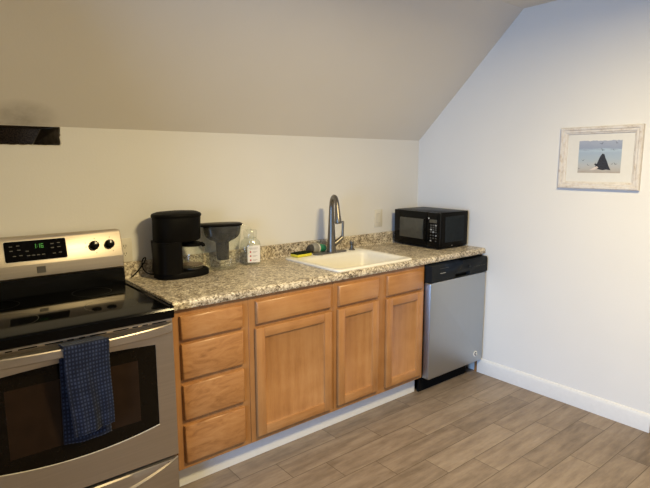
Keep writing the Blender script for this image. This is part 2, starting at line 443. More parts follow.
# ------------------------------------------------------------------ base cabinets
CF, CB, CZ0, CZ1 = -.61, -.012, .118, .873      # face, back, underside, top
DF = -.630                                      # front of doors and drawers
def slab_front(x0, x1, z0, z1):
    """routed slab: bevelled edge all round"""
    b = bm_new(); e = .010
    rings = [[(x0, CF - .0005, z0), (x1, CF - .0005, z0), (x1, CF - .0005, z1), (x0, CF - .0005, z1)],
             [(x0, DF + .009, z0), (x1, DF + .009, z0), (x1, DF + .009, z1), (x0, DF + .009, z1)],
             [(x0 + .004, DF + .003, z0 + .004), (x1 - .004, DF + .003, z0 + .004), (x1 - .004, DF + .003, z1 - .004), (x0 + .004, DF + .003, z1 - .004)],
             [(x0 + e, DF, z0 + e), (x1 - e, DF, z0 + e), (x1 - e, DF, z1 - e), (x0 + e, DF, z1 - e)]]
    return loft(b, rings)
def door(parent, x0, x1, z0, z1, w=.050):
    p0, p1, q0, q1 = x0 + w - .001, x1 - w + .001, z0 + w - .001, z1 - w + .001
    b = bm_new(); k = .010
    loft(b, [[(p0, CF - .001, q0), (p1, CF - .001, q0), (p1, CF - .001, q1), (p0, CF - .001, q1)],
             [(p0, DF + .005, q0), (p1, DF + .005, q0), (p1, DF + .005, q1), (p0, DF + .005, q1)],
             [(p0 + k, DF + .012, q0 + k), (p1 - k, DF + .012, q0 + k), (p1 - k, DF + .012, q1 - k), (p0 + k, DF + .012, q1 - k)]])
    d = obj('door', b, 'wood_z', parent)            # recessed panel with a sloped bead, and its frame
    for a in ((x0, x0 + w, z0, z1), (x1 - w, x1, z0, z1)): obj('stile', bx(a[0], a[1], CF - .0005, DF, a[2], a[3], .004), 'wood_z', d)
    for a in ((x0 + w, x1 - w, z0, z0 + w), (x0 + w, x1 - w, z1 - w, z1)): obj('rail', bx(a[0] - .001, a[1] + .001, CF - .0005, DF, a[2], a[3], .004), 'wood_x', d)
    return d
def cabinet(x0, x1, label, openings, st=.040):
    t = thing('base_cabinet', label, 'cabinet', (x0, CF, 0))
    b = bm_new()   # carcass
    box(b, x0, x0 + .016, CF + .018, CB, CZ0, CZ1); box(b, x1 - .016, x1, CF + .018, CB, CZ0, CZ1)
    box(b, x0 + .016, x1 - .016, CF + .018, CB, CZ0, CZ0 + .014)
    box(b, x0 + .016, x1 - .016, CB - .008, CB, CZ0 + .014, CZ1)
    obj('carcass', b, 'wood_frame', t)
    b = bm_new()   # face frame: a board with the openings covered by the fronts
    box(b, x0, x1, CF, CF + .018, CZ0, CZ1, .0012, 1)
    obj('face_frame', b, 'wood_frame', t)
    for kind, a in openings:
        if kind == 'd': door(t, *a)
        else: obj('drawer', slab_front(*a), 'drawer' if kind == 'w' else 'wood_x', t)
    return t
XC0 = -2.292
cabinet(XC0, -1.910, 'narrow maple cabinet of four stacked drawers beside the range', [
    ('w', (-2.260, -1.948, .731, .842)), ('w', (-2.260, -1.948, .547, .715)), ('w', (-2.260, -1.948, .355, .523)), ('w', (-2.260, -1.948, .148, .329))])
cabinet(-1.909, -1.376, 'maple base cabinet with one wide door under one wide drawer', [
    ('s', (-1.872, -1.402, .730, .844)), ('d', (-1.879, -1.402, .148, .710))])
cabinet(-1.375, -.622, 'maple sink cabinet with two narrow doors next to the dishwasher', [
    ('s', (-1.347, -1.040, .728, .843)), ('d', (-1.353, -1.040, .152, .711)),
    ('s', (-.967, -.651, .723, .845)), ('d', (-.972, -.651, .148, .707))])
tag(obj('toe_kick_board', bx(XC0, -.622, -.553, -.540, .0005, .113, .001, 1), 'trim'),
    'long white toe kick board along the floor under the maple cabinets', 'toe kick')
tag(obj('filler_strip', bx(-.0135, -.0015, CF, CF + .018, .0, .872, .001, 1), 'wood_frame'),
    'thin upright wood filler strip between dishwasher and right wall', 'filler strip')

# ------------------------------------------------------------------ countertop with sink cut-out
SX0, SX1, SY0, SY1 = -1.344, -.726, -.616, -.088     # sink rim
HC, CT = .914, .038
t = thing('countertop', 'long speckled beige laminate countertop with matching low backsplash', 'countertop', (-2.295, -.635, HC - CT))
b = bm_new()
xs = [-2.295, SX0 + .02, SX1 - .02, -.002]; ys = [-.617, SY0 + .02, SY1 - .02, -.003]
def cell(x0, x1, y0, y1): box(b, x0, x1, y0, y1, HC - CT, HC)
for i in range(3):
    for j in range(3):
        if (i, j) != (1, 1): cell(xs[i], xs[i + 1], ys[j], ys[j + 1])
# rolled front edge
r = .016; fr = [(-.617, HC)] + [(-.619 - r * math.sin(a), HC - r + r * math.cos(a)) for a in [k * PI / 16 for k in range(9)]]
fr += [(-.635, HC - CT + .006), (-.631, HC - CT), (-.617, HC - CT)]
prism(b, fr, lambda u, v, s: (-2.295 if s == 0 else -.002, u, v))
obj('top', b, 'laminate', t)
b = bm_new()
pr_ = [(-.003, HC - .001), (-.003, HC + .078), (-.006, HC + .083), (-.017, HC + .083), (-.022, HC + .078), (-.022, HC + .010), (-.030, HC - .001)]
prism(b, pr_, lambda u, v, s: (-2.295 if s == 0 else -.002, u, v))
obj('backsplash', b, 'laminate', t, angle=25)

# ------------------------------------------------------------------ sink
t = thing('kitchen_sink', 'cream drop-in sink set in the speckled countertop', 'sink', (SX0, SY0, HC))
b = bm_new()
def ringr(x0, x1, y0, y1, r, z): return [(u, v, z) for u, v in rrect(x0, x1, y0, y1, r)]
bx0, bx1, by0, by1 = SX0 + .035, SX1 - .035, SY0 + .035, SY1 - .115   # bowl opening
rings = [ringr(SX0 + .024, SX1 - .024, SY0 + .024, SY1 - .024, .03, HC - .03),
         ringr(SX0 + .001, SX1 - .001, SY0 + .001, SY1 - .001, .035, HC + .0008),
         ringr(SX0, SX1, SY0, SY1, .035, HC + .006),
         ringr(SX0 + .004, SX1 - .004, SY0 + .004, SY1 - .004, .033, HC + .0115),
         ringr(SX0 + .012, SX1 - .012, SY0 + .012, SY1 - .012, .03, HC + .013),
         ringr(bx0 - .006, bx1 + .006, by0 - .006, by1 + .006, .06, HC + .0125),
         ringr(bx0 + .004, bx1 - .004, by0 + .004, by1 - .004, .06, HC + .006),
         ringr(bx0 + .010, bx1 - .010, by0 + .010, by1 - .010, .06, HC - .012),
         ringr(bx0 + .022, bx1 - .022, by0 + .022, by1 - .022, .06, HC - .15),
         ringr(bx0 + .05, bx1 - .05, by0 + .05, by1 - .05, .05, HC - .185)]
loft(b, rings, cap0=False)
# outer shell of the bowl below the counter
rings2 = [ringr(SX0 + .024, SX1 - .024, SY0 + .024, SY1 - .024, .03, HC - .03),
          ringr(bx0 + .005, bx1 - .005, by0 + .005, by1 - .005, .06, HC - .045),
          ringr(bx0 + .012, bx1 - .012, by0 + .012, by1 - .012, .06, HC - .16),
          ringr(bx0 + .045, bx1 - .045, by0 + .045, by1 - .045, .05, HC - .195)]
loft(b, rings2, cap0=False)
obj('basin', b, 'sink', t, angle=60)
b = bm_new(); lathe(b, [(.045, HC - .1848), (.045, HC - .182), (.036, HC - .1815), (.03, HC - .184)], (bx0 + bx1) / 2, (by0 + by1) / 2)
obj('drain', b, 'steel', t)
b = bm_new(); z = HC + .0128
prism(b, rrect(-1.130, -1.112, -.196, -.190, .002, 3), lambda u, v, s: (u, v, z + (.0008 if s else -.0005)))
obj('maker_mark', b, 'grey_mark', t)

# ------------------------------------------------------------------ faucet
FX, FY, FZ = -1.005, -.150, HC + .0133
t = thing('kitchen_faucet', 'dark nickel pull-down faucet with tall arched spout behind the sink', 'faucet', (FX, FY, FZ))
b = bm_new()
pl = rrect(-1.150, -.885, -.178, -.122, .026, 8)
loft(b, [[(u, v, FZ) for u, v in pl], [(u, v, FZ + .004) for u, v in pl],
         [(FX + (u - FX) * .97, FY + (v - FY) * .9, FZ + .008) for u, v in pl]])
obj('base_plate', b, 'steel_dark', t)
d = Vector((-.42, -.91, 0)).normalized()
b = bm_new()
P0 = Vector((FX, FY, FZ + .006))
pts = [P0, P0 + Vector((0, 0, .03)), P0 + Vector((0, 0, .08)), P0 + Vector((0, 0, .16)), P0 + Vector((0, 0, .24)), P0 + Vector((0, 0, .285))]
rad = [.031, .029, .026, .022, .0185, .0165]
apex = []
for k in range(1, 13):
    a = PI * k / 12 * .94; R = .068
    apex.append(P0 + Vector((0, 0, .285)) + d * (R - R * math.cos(a)) + Vector((0, 0, R * 1.12 * math.sin(a))))
pts += apex; rad += [.0150] * 12
tube(b, pts, rad, 16)
obj('spout', b, 'steel_dark', t)
e = apex[-1]; b = bm_new()
dn = (apex[-1] - apex[-2]).normalized()
tube(b, [e - dn * .004, e + dn * .012, e + dn * .05, e + dn * .092, e + dn * .100], [.0155, .0165, .0185, .0215, .019], 16)
obj('spray_head', b, 'steel_dark', t)
b = bm_new()
hp = P0 + Vector((.012, -.004, .045))
tube(b, [hp, hp + Vector((.032, -.010, .022)), hp + Vector((.062, -.018, .046))], [.019, .0165, .0145], 14)
obj('valve', b, 'steel_dark', t)
q = hp + Vector((.060, -.018, .042)); b = bm_new()
tube(b, [q, q + Vector((.003, -.001, .02)), q + Vector((.004, -.002, .06)), q + Vector((.005, -.002, .105)), q + Vector((.005, -.002, .112))], [.0115, .0085, .0070, .0085, .006], 12)
obj('handle', b, 'steel_dark', t)

t = thing('soap_dispenser', 'small dark nickel soap pump on the sink deck right of the faucet', 'soap dispenser', (-.826, -.150, FZ))
b = bm_new(); lathe(b, [(.021, FZ), (.021, FZ + .006), (.012, FZ + .011), (.0115, FZ + .035)], -.826, -.150, 20)
obj('collar', b, 'steel_dark', t)
b = bm_new(); lathe(b, [(.014, FZ + .034), (.0155, FZ + .038), (.0155, FZ + .054), (.012, FZ + .062)], -.826, -.150, 20)
obj('pump_head', b, 'steel_dark', t)
b = bm_new(); tube(b, [(-.826, -.150, FZ + .050), (-.842, -.178, FZ + .052), (-.850, -.196, FZ + .046)], [.008, .007, .006], 10)
obj('nozzle', b, 'steel_dark', t)

# ------------------------------------------------------------------ sponge and scrub brush
t = thing('sponge', 'yellow kitchen sponge with dark scouring top on the left sink corner', 'sponge', (-1.232, -.125, FZ), .10)
b = bm_new(); box(b, -.060, .060, -.036, .036, .0003, .018, .004); obj('foam', b, 'yellow', t, world=False)
b = bm_new(); box(b, -.060, .060, -.036, .036, .0175, .025, .003); obj('scouring_pad', b, 'scour', t, world=False)
t = thing('scrub_brush', 'grey and green palm dish brush lying behind the faucet', 'dish brush', (-1.052, -.0595, HC), 0)
Rm = Matrix.Translation((0, 0, .0365)) @ Matrix.Rotation(.06, 4, 'Y')
def seg_lathe(prof, n=20):
    q = bm_new(); lathe(q, prof, 0, 0, n)
    bmesh.ops.transform(q, matrix=Rm @ Matrix.Rotation(PI / 2, 4, 'Y'), verts=q.verts); return q
obj('bristles', seg_lathe([(.020, -.072), (.026, -.060), (.027, -.046)]), 'bristle', t, world=False)
obj('brush_head', seg_lathe([(.027, -.046), (.034, -.036), (.034, -.012), (.031, -.004)]), 'grey_plastic', t, world=False)
obj('band', seg_lathe([(.0315, -.004), (.0315, .006)]), 'plate', t, world=False, label='pale ring between head and grip')
obj('grip', seg_lathe([(.029, .006), (.027, .022), (.024, .042), (.026, .056), (.018, .066)]), 'green', t, world=False)

# ------------------------------------------------------------------ coffee maker
KX, KY = -2.030, -.135
t = thing('coffee_maker', 'black drip coffee maker standing on the counter near the range', 'coffee maker', (KX, KY, HC))
def oval(z, x0, x1, ry, p=2.6, y=KY, n=40): return ell((x0 + x1) / 2, y, z, (x1 - x0) / 2, ry, n, p)
b = bm_new()
loft(b, [oval(HC + .0005, -2.170, -1.888, .086), oval(HC + .004, -2.174, -1.884, .090), oval(HC + .026, -2.174, -1.884, .090), oval(HC + .034, -2.168, -1.890, .085), oval(HC + .036, -2.15, -1.91, .07)])
obj('base', b, 'black_matte', t)
b = bm_new()
loft(b, [oval(HC + .030, -2.174, -2.040, .088, 3.2), oval(HC + .10, -2.170, -2.040, .086, 3.2), oval(HC + .193, -2.174, -2.040, .088, 3.2)])
obj('water_tank', b, 'black_plastic', t)
b = bm_new()
loft(b, [oval(HC + .190, -2.166, -1.945, .083, 2.8), oval(HC + .198, -2.168, -1.930, .089, 2.8), oval(HC + .312, -2.169, -1.924, .091, 2.6), oval(HC + .316, -2.167, -1.926, .089, 2.6)])
obj('brew_head', b, 'black_matte', t)
b = bm_new()
loft(b, [oval(HC + .315, -2.173, -1.920, .093, 2.4), oval(HC + .325, -2.176, -1.917, .096, 2.4), oval(HC + .334, -2.171, -1.922, .092, 2.4), oval(HC + .342, -2.15, -1.94, .07, 2.3), oval(HC + .346, -2.10, -1.99, .035, 2.2)])
obj('lid', b, 'black_matte', t)
b = bm_new(); lathe(b, [(.058, HC + .034), (.058, HC + .040), (.050, HC + .041)], -1.972, KY); obj('hot_plate', b, 'steel_dark', t)
b = bm_new(); tube(b, bez((-2.165, -.10, HC + .02), (-2.22, -.06, HC + .01), (-2.215, -.035, HC + .09), (-2.190, -.035, HC + .10)) +
                bez((-2.190, -.035, HC + .10), (-2.16, -.036, HC + .11), (-2.23, -.034, HC + .02), (-2.265, -.036, HC + .006))[1:], .0035, 8)
obj('power_cord', b, 'black_matte', t)
t = thing('coffee_carafe', 'glass carafe with black rim on the coffee maker hot plate', 'carafe', (-1.972, KY, HC + .0415))
z0 = HC + .0415
b = bm_new()
lathe(b, [(.050, z0), (.060, z0 + .008), (.064, z0 + .04), (.060, z0 + .08), (.050, z0 + .112), (.047, z0 + .12), (.0455, z0 + .12), (.0485, z0 + .111), (.0585, z0 + .08), (.0625, z0 + .04), (.0585, z0 + .009), (.048, z0 + .0025)], -1.972, KY, 32)
obj('bowl', b, 'glass', t)
b = bm_new(); lathe(b, [(.057, z0 + .012), (.059, z0 + .016), (.055, z0 + .0165)], -1.972, KY, 32); obj('residue', b, 'amber', t)
b = bm_new(); lathe(b, [(.051, z0 + .114), (.053, z0 + .118), (.053, z0 + .130), (.045, z0 + .134), (.01, z0 + .136)], -1.972, KY, 32); obj('rim', b, 'black_matte', t)
b = bm_new()
hd = Vector((.80, -.60, 0)); c0 = Vector((-1.972, KY, 0))
tube(b, [c0 + hd * .046 + Vector((0, 0, z0 + .124)), c0 + hd * .058 + Vector((0, 0, z0 + .124)), c0 + hd * .066 + Vector((0, 0, z0 + .118)), c0 + hd * .068 + Vector((0, 0, z0 + .110))], [.010, .011, .010, .008], 10)
obj('handle', b, 'black_matte', t)

# ------------------------------------------------------------------ water filter pitcher
PX, PY = -1.772, -.105
t = thing('water_filter_pitcher', 'clear water filter pitcher with black lid and reservoir', 'pitcher', (PX, PY, HC), -.33)
def ov(z, x0, x1, ry, p=2.5): return ell((x0 + x1) / 2, PY, z, (x1 - x0) / 2, ry, 36, p)
b = bm_new()
out = [ov(HC + .0005, -1.853, -1.695, .050), ov(HC + .006, -1.858, -1.690, .054), ov(HC + .12, -1.872, -1.674, .060), ov(HC + .245, -1.885, -1.660, .066)]
inn = [ov(HC + .245, -1.882, -1.663, .063), ov(HC + .12, -1.869, -1.677, .057), ov(HC + .008, -1.854, -1.694, .050)]
loft(b, out + inn)
obj('jug', b, 'clear', t)
b = bm_new()
loft(b, [ov(HC + .052, -1.800, -1.738, .026, 2), ov(HC + .058, -1.804, -1.734, .029, 2), ov(HC + .150, -1.806, -1.732, .030, 2), ov(HC + .158, -1.814, -1.724, .036, 2.2), ov(HC + .168, -1.838, -1.700, .047, 2.3),
         ov(HC + .184, -1.860, -1.678, .055, 2.4), ov(HC + .205, -1.869, -1.669, .060, 2.5), ov(HC + .246, -1.874, -1.664, .062, 2.5)])
obj('reservoir', b, 'smoke', t)
b = bm_new()
def lidring(z, g):
    r_ = ov(z, -1.888 - g, -1.656 + g, .066 + g)
    return [(x - .030 * max(0, (-1.845 - x) / .043) * (1 if abs(y - PY) < .055 else .6) if x < -1.845 else x, y, zz) for x, y, zz in r_]
loft(b, [lidring(HC + .245, -.001), lidring(HC + .248, .002), lidring(HC + .254, .002), lidring(HC + .259, -.006), lidring(HC + .260, -.04)])
obj('lid', b, 'black_plastic', t)
b = bm_new()
tube(b, bez((-1.668, PY, HC + .236), (-1.585, PY, HC + .245), (-1.590, PY, HC + .13), (-1.640, PY, HC + .075), 14) + [(-1.680, PY, HC + .065)], .010, 10, flat=1.6)
obj('handle', b, 'clear', t)

# ------------------------------------------------------------------ clear jar with a label
JX, JY = -1.577, -.088
t = thing('plastic_jar', 'clear plastic jar with red-marked white label right of the pitcher', 'jar', (JX, JY, HC), -.35)
def sq(z, rx, ry, p=4.5): return ell(0, 0, z, rx, ry, 36, p)
b = bm_new()
loft(b, [sq(.0005, .050, .042), sq(.006, .056, .048), sq(.02, .058, .050), sq(.115, .058, .050), sq(.135, .054, .046, 3.5), sq(.152, .038, .036, 2.3), sq(.160, .036, .036, 2),
         sq(.160, .034, .034, 2), sq(.150, .036, .034, 2.3), sq(.133, .052, .044, 3.5), sq(.114, .056, .048), sq(.02, .056, .048), sq(.008, .053, .045)])
obj('body', b, 'clear', t, world=False)
b = bm_new()
loft(b, [sq(.158, .0375, .0375, 2), sq(.160, .0400, .0400, 2), sq(.198, .0400, .0400, 2), sq(.204, .037, .037, 2), sq(.204, .020, .02, 2)])
obj('cap', b, 'clear', t, world=False)
b = bm_new(); box(b, -.028, .046, -.0525, -.0508, .018, .118, .0006, 1)
lb = obj('label_sheet', b, ['label'], t, world=False, label='white paper label with red dots')
for k in range(3):
    z = .080 - k * .024
    q = bm_new(); lathe(q, [(.005, 0), (.005, .0006)], 0, 0, 14)
    bmesh.ops.transform(q, matrix=Matrix.Translation((-.010, -.0524, z)) @ Matrix.Rotation(PI / 2, 4, 'X'), verts=q.verts)
    obj('dot', q, 'red', lb, world=False)
    q = bm_new(); box(q, .002, .030, -.0530, -.0522, z + .001, z + .003); box(q, .002, .022, -.0530, -.0522, z - .004, z - .002)
    obj('text_line', q, 'label_grey', lb, world=False)
q = bm_new(); box(q, -.018, .034, -.0530, -.0522, .101, .104); box(q, -.010, .026, -.0530, -.0522, .095, .097)
obj('text_line', q, 'label_grey', lb, world=False)

# ------------------------------------------------------------------ microwave, front facing along the counter (-x)
MW0, MW1 = -.332, -.012          # front / back x
MYL, MYR, MZ0, MZ1 = -.068, -.496, HC + .010, 1.171
t = thing('microwave', 'black countertop microwave in the corner beside the sink', 'microwave', (-.17, -.28, HC), -.03)
def mo(name, bm, mat, par, **k):
    o = obj(name, bm, mat, par, world=False, **k)
    return o
def ML(x, y, z): return (x + .17, y + .28, z - HC)
def mbox(bm, x0, x1, y0, y1, z0, z1, bev=0, seg=2):
    a = ML(x0, y0, z0); c = ML(x1, y1, z1); return box(bm, a[0], c[0], a[1], c[1], a[2], c[2], bev, seg)
b = bm_new(); mbox(b, MW0 + .022, MW1 - .012, MYR, MYL, MZ0, MZ1, .006); body = mo('body', b, 'black_plastic', t)
b = bm_new(); mbox(b, MW0, MW0 + .021, MYR + .108, MYL, MZ0, MZ1 - .001, .006); dr = mo('door', b, 'black_gloss', t)
b = bm_new(); mbox(b, MW0 - .0025, MW0 + .002, -.358, -.125, .976, 1.118, .002); mo('window', b, 'mw_window', dr)
b = bm_new()
tube(b, [ML(MW0 + .001, -.376, .965), ML(MW0 - .018, -.376, .972), ML(MW0 - .021, -.376, 1.04), ML(MW0 - .018, -.376, 1.122), ML(MW0 + .001, -.376, 1.13)], .006, 8)
mo('door_handle', b, 'black_gloss', dr)
b = bm_new(); mbox(b, MW0, MW0 + .021, MYR, MYR + .106, MZ0, MZ1 - .001, .006); pn = mo('control_panel', b, 'black_gloss', t)
b = bm_new(); mbox(b, MW0 - .0015, MW0 + .001, MYR + .022, MYR + .088, 1.098, 1.122, .0008, 1); mo('display', b, 'mw_window', pn)
for r_ in range(7):
    for c_ in range(3):
        if r_ in (0, 1, 2, 3):
            a = (MYR + .030 + c_ * .021, 1.082 - r_ * .0155, .0075, .0050)
        else:
            if c_ == 1 and r_ == 6: continue
            a = (MYR + .028 + c_ * .023, 1.012 - (r_ - 4) * .019, .0060, .0042)
        q = bm_new(); mbox(q, MW0 - .0012, MW0 + .001, a[0] - a[2], a[0] + a[2], a[1] - a[3], a[1] + a[3], .0004, 1)
        mo('button', q, 'dim_mark' if (r_ + c_) % 4 else 'grey_mark', pn)
q = bm_new(); lathe(q, [(.0042, 0), (.0042, .001)], 0, 0, 12)
bmesh.ops.transform(q, matrix=Matrix.Translation(ML(MW0 - .0008, -.402, 1.128)) @ Matrix.Rotation(PI / 2, 4, 'Y'), verts=q.verts); mo('badge', q, 'white_mark', dr)
# vented pressing on the side that faces the room
b = bm_new(); mbox(b, -.268, -.070, MYR - .0028, MYR + .002, .962, 1.140, .0022)
for k in range(16):
    x = -.258 + k * .0118; mbox(b, x, x + .004, MYR - .0040, MYR - .002, .972, 1.130)
mo('side_vent', b, 'mw_vent', t)
q = bm_new(); lathe(q, [(.004, 0), (.004, .001)], 0, 0, 10)
bmesh.ops.transform(q, matrix=Matrix.Translation(ML(-.195, MYR - .001, .937)) @ Matrix.Rotation(PI / 2, 4, 'X'), verts=q.verts); mo('screw', q, 'steel', t)
for x in (MW0 + .05, MW1 - .05):
    for y in (MYL - .05, MYR + .05):
        q = bm_new(); a = ML(x, y, HC); lathe(q, [(.012, .0004), (.012, .012)], a[0], a[1], 12); mo('foot', q, 'black_matte', t)

# ------------------------------------------------------------------ dishwasher
D0, D1, DY = -.612, -.016, -.656
t = thing('dishwasher', 'stainless dishwasher with black control panel against the right wall', 'dishwasher', (-.31, -.3, 0))
b = bm_new(); box(b, D0 + .008, D1 - .004, -.606, -.03, .095, .868); obj('tub', b, 'dark_gap', t)
b = bm_new()
pl = rrect(D0, D1, .108, .752, .012, 4)
loft(b, [[(u, -.607, v) for u, v in pl], [(u, DY + .006, v) for u, v in pl], [(u + (.002 if u < -.3 else -.002), DY + .0015, v + (.002 if v < .4 else -.002)) for u, v in pl],
         [(u + (.006 if u < -.3 else -.006), DY, v + (.006 if v < .4 else -.006)) for u, v in pl]])
dr = obj('door', b, 'steel_dw', t)
b = bm_new()   # control panel with pocket handle: boxes round the pocket
PX0, PX1, PZ0, PZ1 = -.375, -.215, .757, .784
fy = DY - .008
sec = [(fy + .010, .754), (fy, .760), (fy, .846), (fy + .006, .862), (-.607, .864), (-.607, .754)]
prism(b, sec, lambda u, v, s: (D0 if s == 0 else PX0, u, v)); prism(b, sec, lambda u, v, s: (PX1 if s == 0 else D1, u, v))
sec2 = [(fy, PZ1), (fy, .846), (fy + .006, .862), (-.607, .864), (-.607, .754), (fy + .034, .754), (fy + .034, PZ1)]
prism(b, sec2, lambda u, v, s: (PX0 if s == 0 else PX1, u, v))
pn = obj('control_panel', b, 'dw_black', t, angle=25)
b = bm_new(); box(b, PX0, PX1, fy + .030, fy + .0345, .754, PZ1); obj('handle_pocket', b, 'dark_gap', pn)
b = bm_new()
for k in range(9): box(b, -.530 + k * .0062, -.530 + k * .0062 + .0042, fy - .0006, fy + .001, .806, .8105)
obj('brand_plate', b, 'grey_mark', pn)
b = bm_new()
box(b, -.535, -.445, fy - .0006, fy + .001, .838, .8395)
obj('trim_line', b, 'dim_mark', pn)
for k in range(5):
    x = -.175 + k * .028; q = bm_new(); box(q, x, x + .014, fy - .0006, fy + .001, .8065, .8095); obj('button', q, 'dim_mark', pn)
q = bm_new(); lathe(q, [(.013, 0), (.013, .002), (.011, .003)], 0, 0, 20)
bmesh.ops.transform(q, matrix=Matrix.Translation((-.222, fy + .001, .815)) @ Matrix.Rotation(PI / 2, 4, 'X'), verts=q.verts); obj('dial', q, 'dw_black', pn)
b = bm_new(); box(b, D0 + .004, D1 - .075, -.575, -.565, .001, .105); obj('kick_plate', b, 'dark_gap', t)
b = bm_new(); lathe(b, [(.021, 0), (.021, .002), (.019, .003)], 0, 0, 28)
RB = Matrix.Translation((-.103, DY + .0005, .170)) @ Matrix.Rotation(PI / 2, 4, 'X')
bmesh.ops.transform(b, matrix=RB, verts=b.verts)
bd = obj('badge', b, 'white_mark', t, label='round white badge with dark curved mark')
b = bm_new()
arc = [(.0095 * math.cos(math.radians(a)), .0095 * math.sin(math.radians(a))) for a in range(50, 320, 15)]
tube(b, [(-.103 + u, DY - .0030, .170 + v) for u, v in arc], .0036, 6)
obj('mark', b, 'badge_ring', bd)

# ------------------------------------------------------------------ range
R0, R1 = -3.078, -2.319; RC = (R0 + R1) / 2; RY = -.690
t = thing('range', 'stainless electric range with black glass cooktop at the left', 'range', (RC, -.35, 0))
b = bm_new(); box(b, R0 + .002, R1 - .002, -.642, -.02, .035, .905); obj('body', b, 'black_matte', t)
# cooktop
b = bm_new()
prof = [(-.055, .890), (-.055, .916), (-.690, .916), (-.702, .913), (-.707, .905), (-.707, .872), (-.690, .864), (-.640, .864)]
prism(b, prof, lambda u, v, s: (R0 + .001 if s == 0 else R1 - .001, u, v))
ct = obj('cooktop', b, 'black_glass', t, angle=25)
for x0, x1 in ((R0, R0 + .018), (R1 - .018, R1)):     # raised rim left and right
    b = bm_new()
    prof = [(x0, .890), (x0, .918), (x0 + .004, .923), (x1 - .004, .923), (x1, .918), (x1, .890)]
    prism(b, prof, lambda u, v, s: (u, -.704 if s == 0 else -.06, v))
    obj('rim', b, 'black_gloss', ct, angle=25)
for bxx, byy, br in ((RC - .19, -.22, .085), (RC + .19, -.22, .085), (RC - .19, -.50, .105), (RC + .19, -.50, .105)):
    q = bm_new(); q_r = 48
    loft(q, [ell(bxx, byy, .9163, br, br, q_r), ell(bxx, byy, .9163, br - .002, br - .002, q_r)], False, False)
    obj('burner_ring', q, 'ring_mark', ct)
# backguard
b = bm_new()
prism(b, [(-.022, .905), (-.124, .905), (-.123, .93), (-.118, 1.0), (-.022, 1.01)], lambda u, v, s: (R0 + .004 if s == 0 else R1 - .004, u, v))
obj('backguard', b, 'black_gloss', t)
A = Vector((0, -.128, 1.058)); Bt = Vector((0, -.098, 1.172))
poly = [(-.116, .992), (-.126, .996), (-.130, 1.004), (-.128, 1.056), (-.127, 1.060), (-.099, 1.168), (-.092, 1.178), (-.080, 1.182), (-.040, 1.180), (-.024, 1.170), (-.022, .992)]
b = bm_new()
def endcap(x, s):  # pull the end profiles in a little for rounded corners
    cy, cz = -.07, 1.09
    return [(x, cy + (u - cy) * s, cz + (v - cz) * s) for u, v in poly]
rings = [endcap(R0 + .006, .93), endcap(R0 + .0075, .97), endcap(R0 + .012, 1.0), endcap(R1 - .012, 1.0), endcap(R1 - .0075, .97), endcap(R1 - .006, .93)]
loft(b, rings)
cp = obj('control_panel', b, 'steel', t, angle=22)
sl_ = (Bt - A).normalized(); nn = Vector((0, -sl_.z, sl_.y))
if nn.y > 0: nn = -nn
def PP(x, s, off): return A + sl_ * s + nn * off + Vector((x, 0, 0))     # x, distance up the panel, distance off it
def pbox(bm, x0, x1, s0, s1, off, r=.0, base=-.001):
    pl = rrect(x0, x1, s0, s1, r, 4) if r else [(x0, s0), (x1, s0), (x1, s1), (x0, s1)]
    return loft(bm, [[PP(u, v, base) for u, v in pl], [PP(u, v, off) for u, v in pl]])
DX0_, DX1_ = RC - .130, RC + .119
b = pbox(bm_new(), DX0_ - .003, DX1_ + .003, .015, .112, .0008, .008); obj('bezel', b, 'bright_metal', cp)
b = pbox(bm_new(), DX0_, DX1_, .018, .109, .0020, .007); ds = obj('display', b, 'black_glass', cp)
SEG = {'1': 'bc', '6': 'acdefg'}
def digit(bm, ch, x, s, w, h, th=.0022):
    for g in SEG[ch]:
        a = {'a': (x, x + w, s + h - th, s + h), 'g': (x, x + w, s + h / 2 - th / 2, s + h / 2 + th / 2), 'd': (x, x + w, s, s + th),
             'f': (x, x + th, s + h / 2, s + h), 'e': (x, x + th, s, s + h / 2), 'b': (x + w - th, x + w, s + h / 2, s + h), 'c': (x + w - th, x + w, s, s + h / 2)}[g]
        pbox(bm, *a, .0026, base=.0015)
xc = DX0_ + .115
for ch, dx in (('1', 0), ('1', .016), ('6', .030)):
    q = bm_new(); digit(q, ch, xc + dx, .072, .010, .020); obj('digit', q, 'green_led', ds)
q = bm_new(); pbox(q, xc + .0145, xc + .0165, .077, .079, .0026, base=.0015); pbox(q, xc + .0145, xc + .0165, .085, .087, .0026, base=.0015); obj('digit', q, 'green_led', ds)
for (x, s) in [(.02, .085), (.048, .087), (.02, .066), (.050, .068), (.082, .060), (.03, .042), (.055, .043), (.085, .040), (.105, .040), (.125, .040), (.145, .040),
               (.185, .085), (.212, .087), (.185, .066), (.212, .068), (.19, .040), (.215, .042)]:
    q = pbox(bm_new(), DX0_ + x, DX0_ + x + .013, s, s + .004, .0023, base=.0015); obj('button', q, 'dim_mark', ds)
def knob(x, s):
    b = bm_new(); Mx = Matrix((( 1, 0, 0), (0, sl_.y, nn.y), (0, sl_.z, nn.z))).to_4x4(); Mx.translation = PP(x, s, 0)
    lathe(b, [(.0215, 0), (.0225, .003), (.0205, .018), (.0165, .023), (.005, .0245)], 0, 0, 28)
    bmesh.ops.transform(b, matrix=Mx, verts=b.verts); k = obj('knob', b, 'black_gloss', cp)
    q = bm_new(); box(q, -.0012, .0012, .004, .018, .0225, .0246); bmesh.ops.transform(q, matrix=Mx, verts=q.verts); obj('pointer', q, 'white_mark', k)
for x in (RC + .242, RC + .313, RC - .262, RC - .333): knob(x, .060)
for x, s in ((RC + .205, .075), (RC + .205, .055), (RC + .247, .092), (RC + .250, .024), (RC + .318, .094), (RC + .327, .026)):
    q = pbox(bm_new(), x - .0018, x + .0018, s - .0018, s + .0018, .0006); obj('control_mark', q, 'plate_dark', cp)
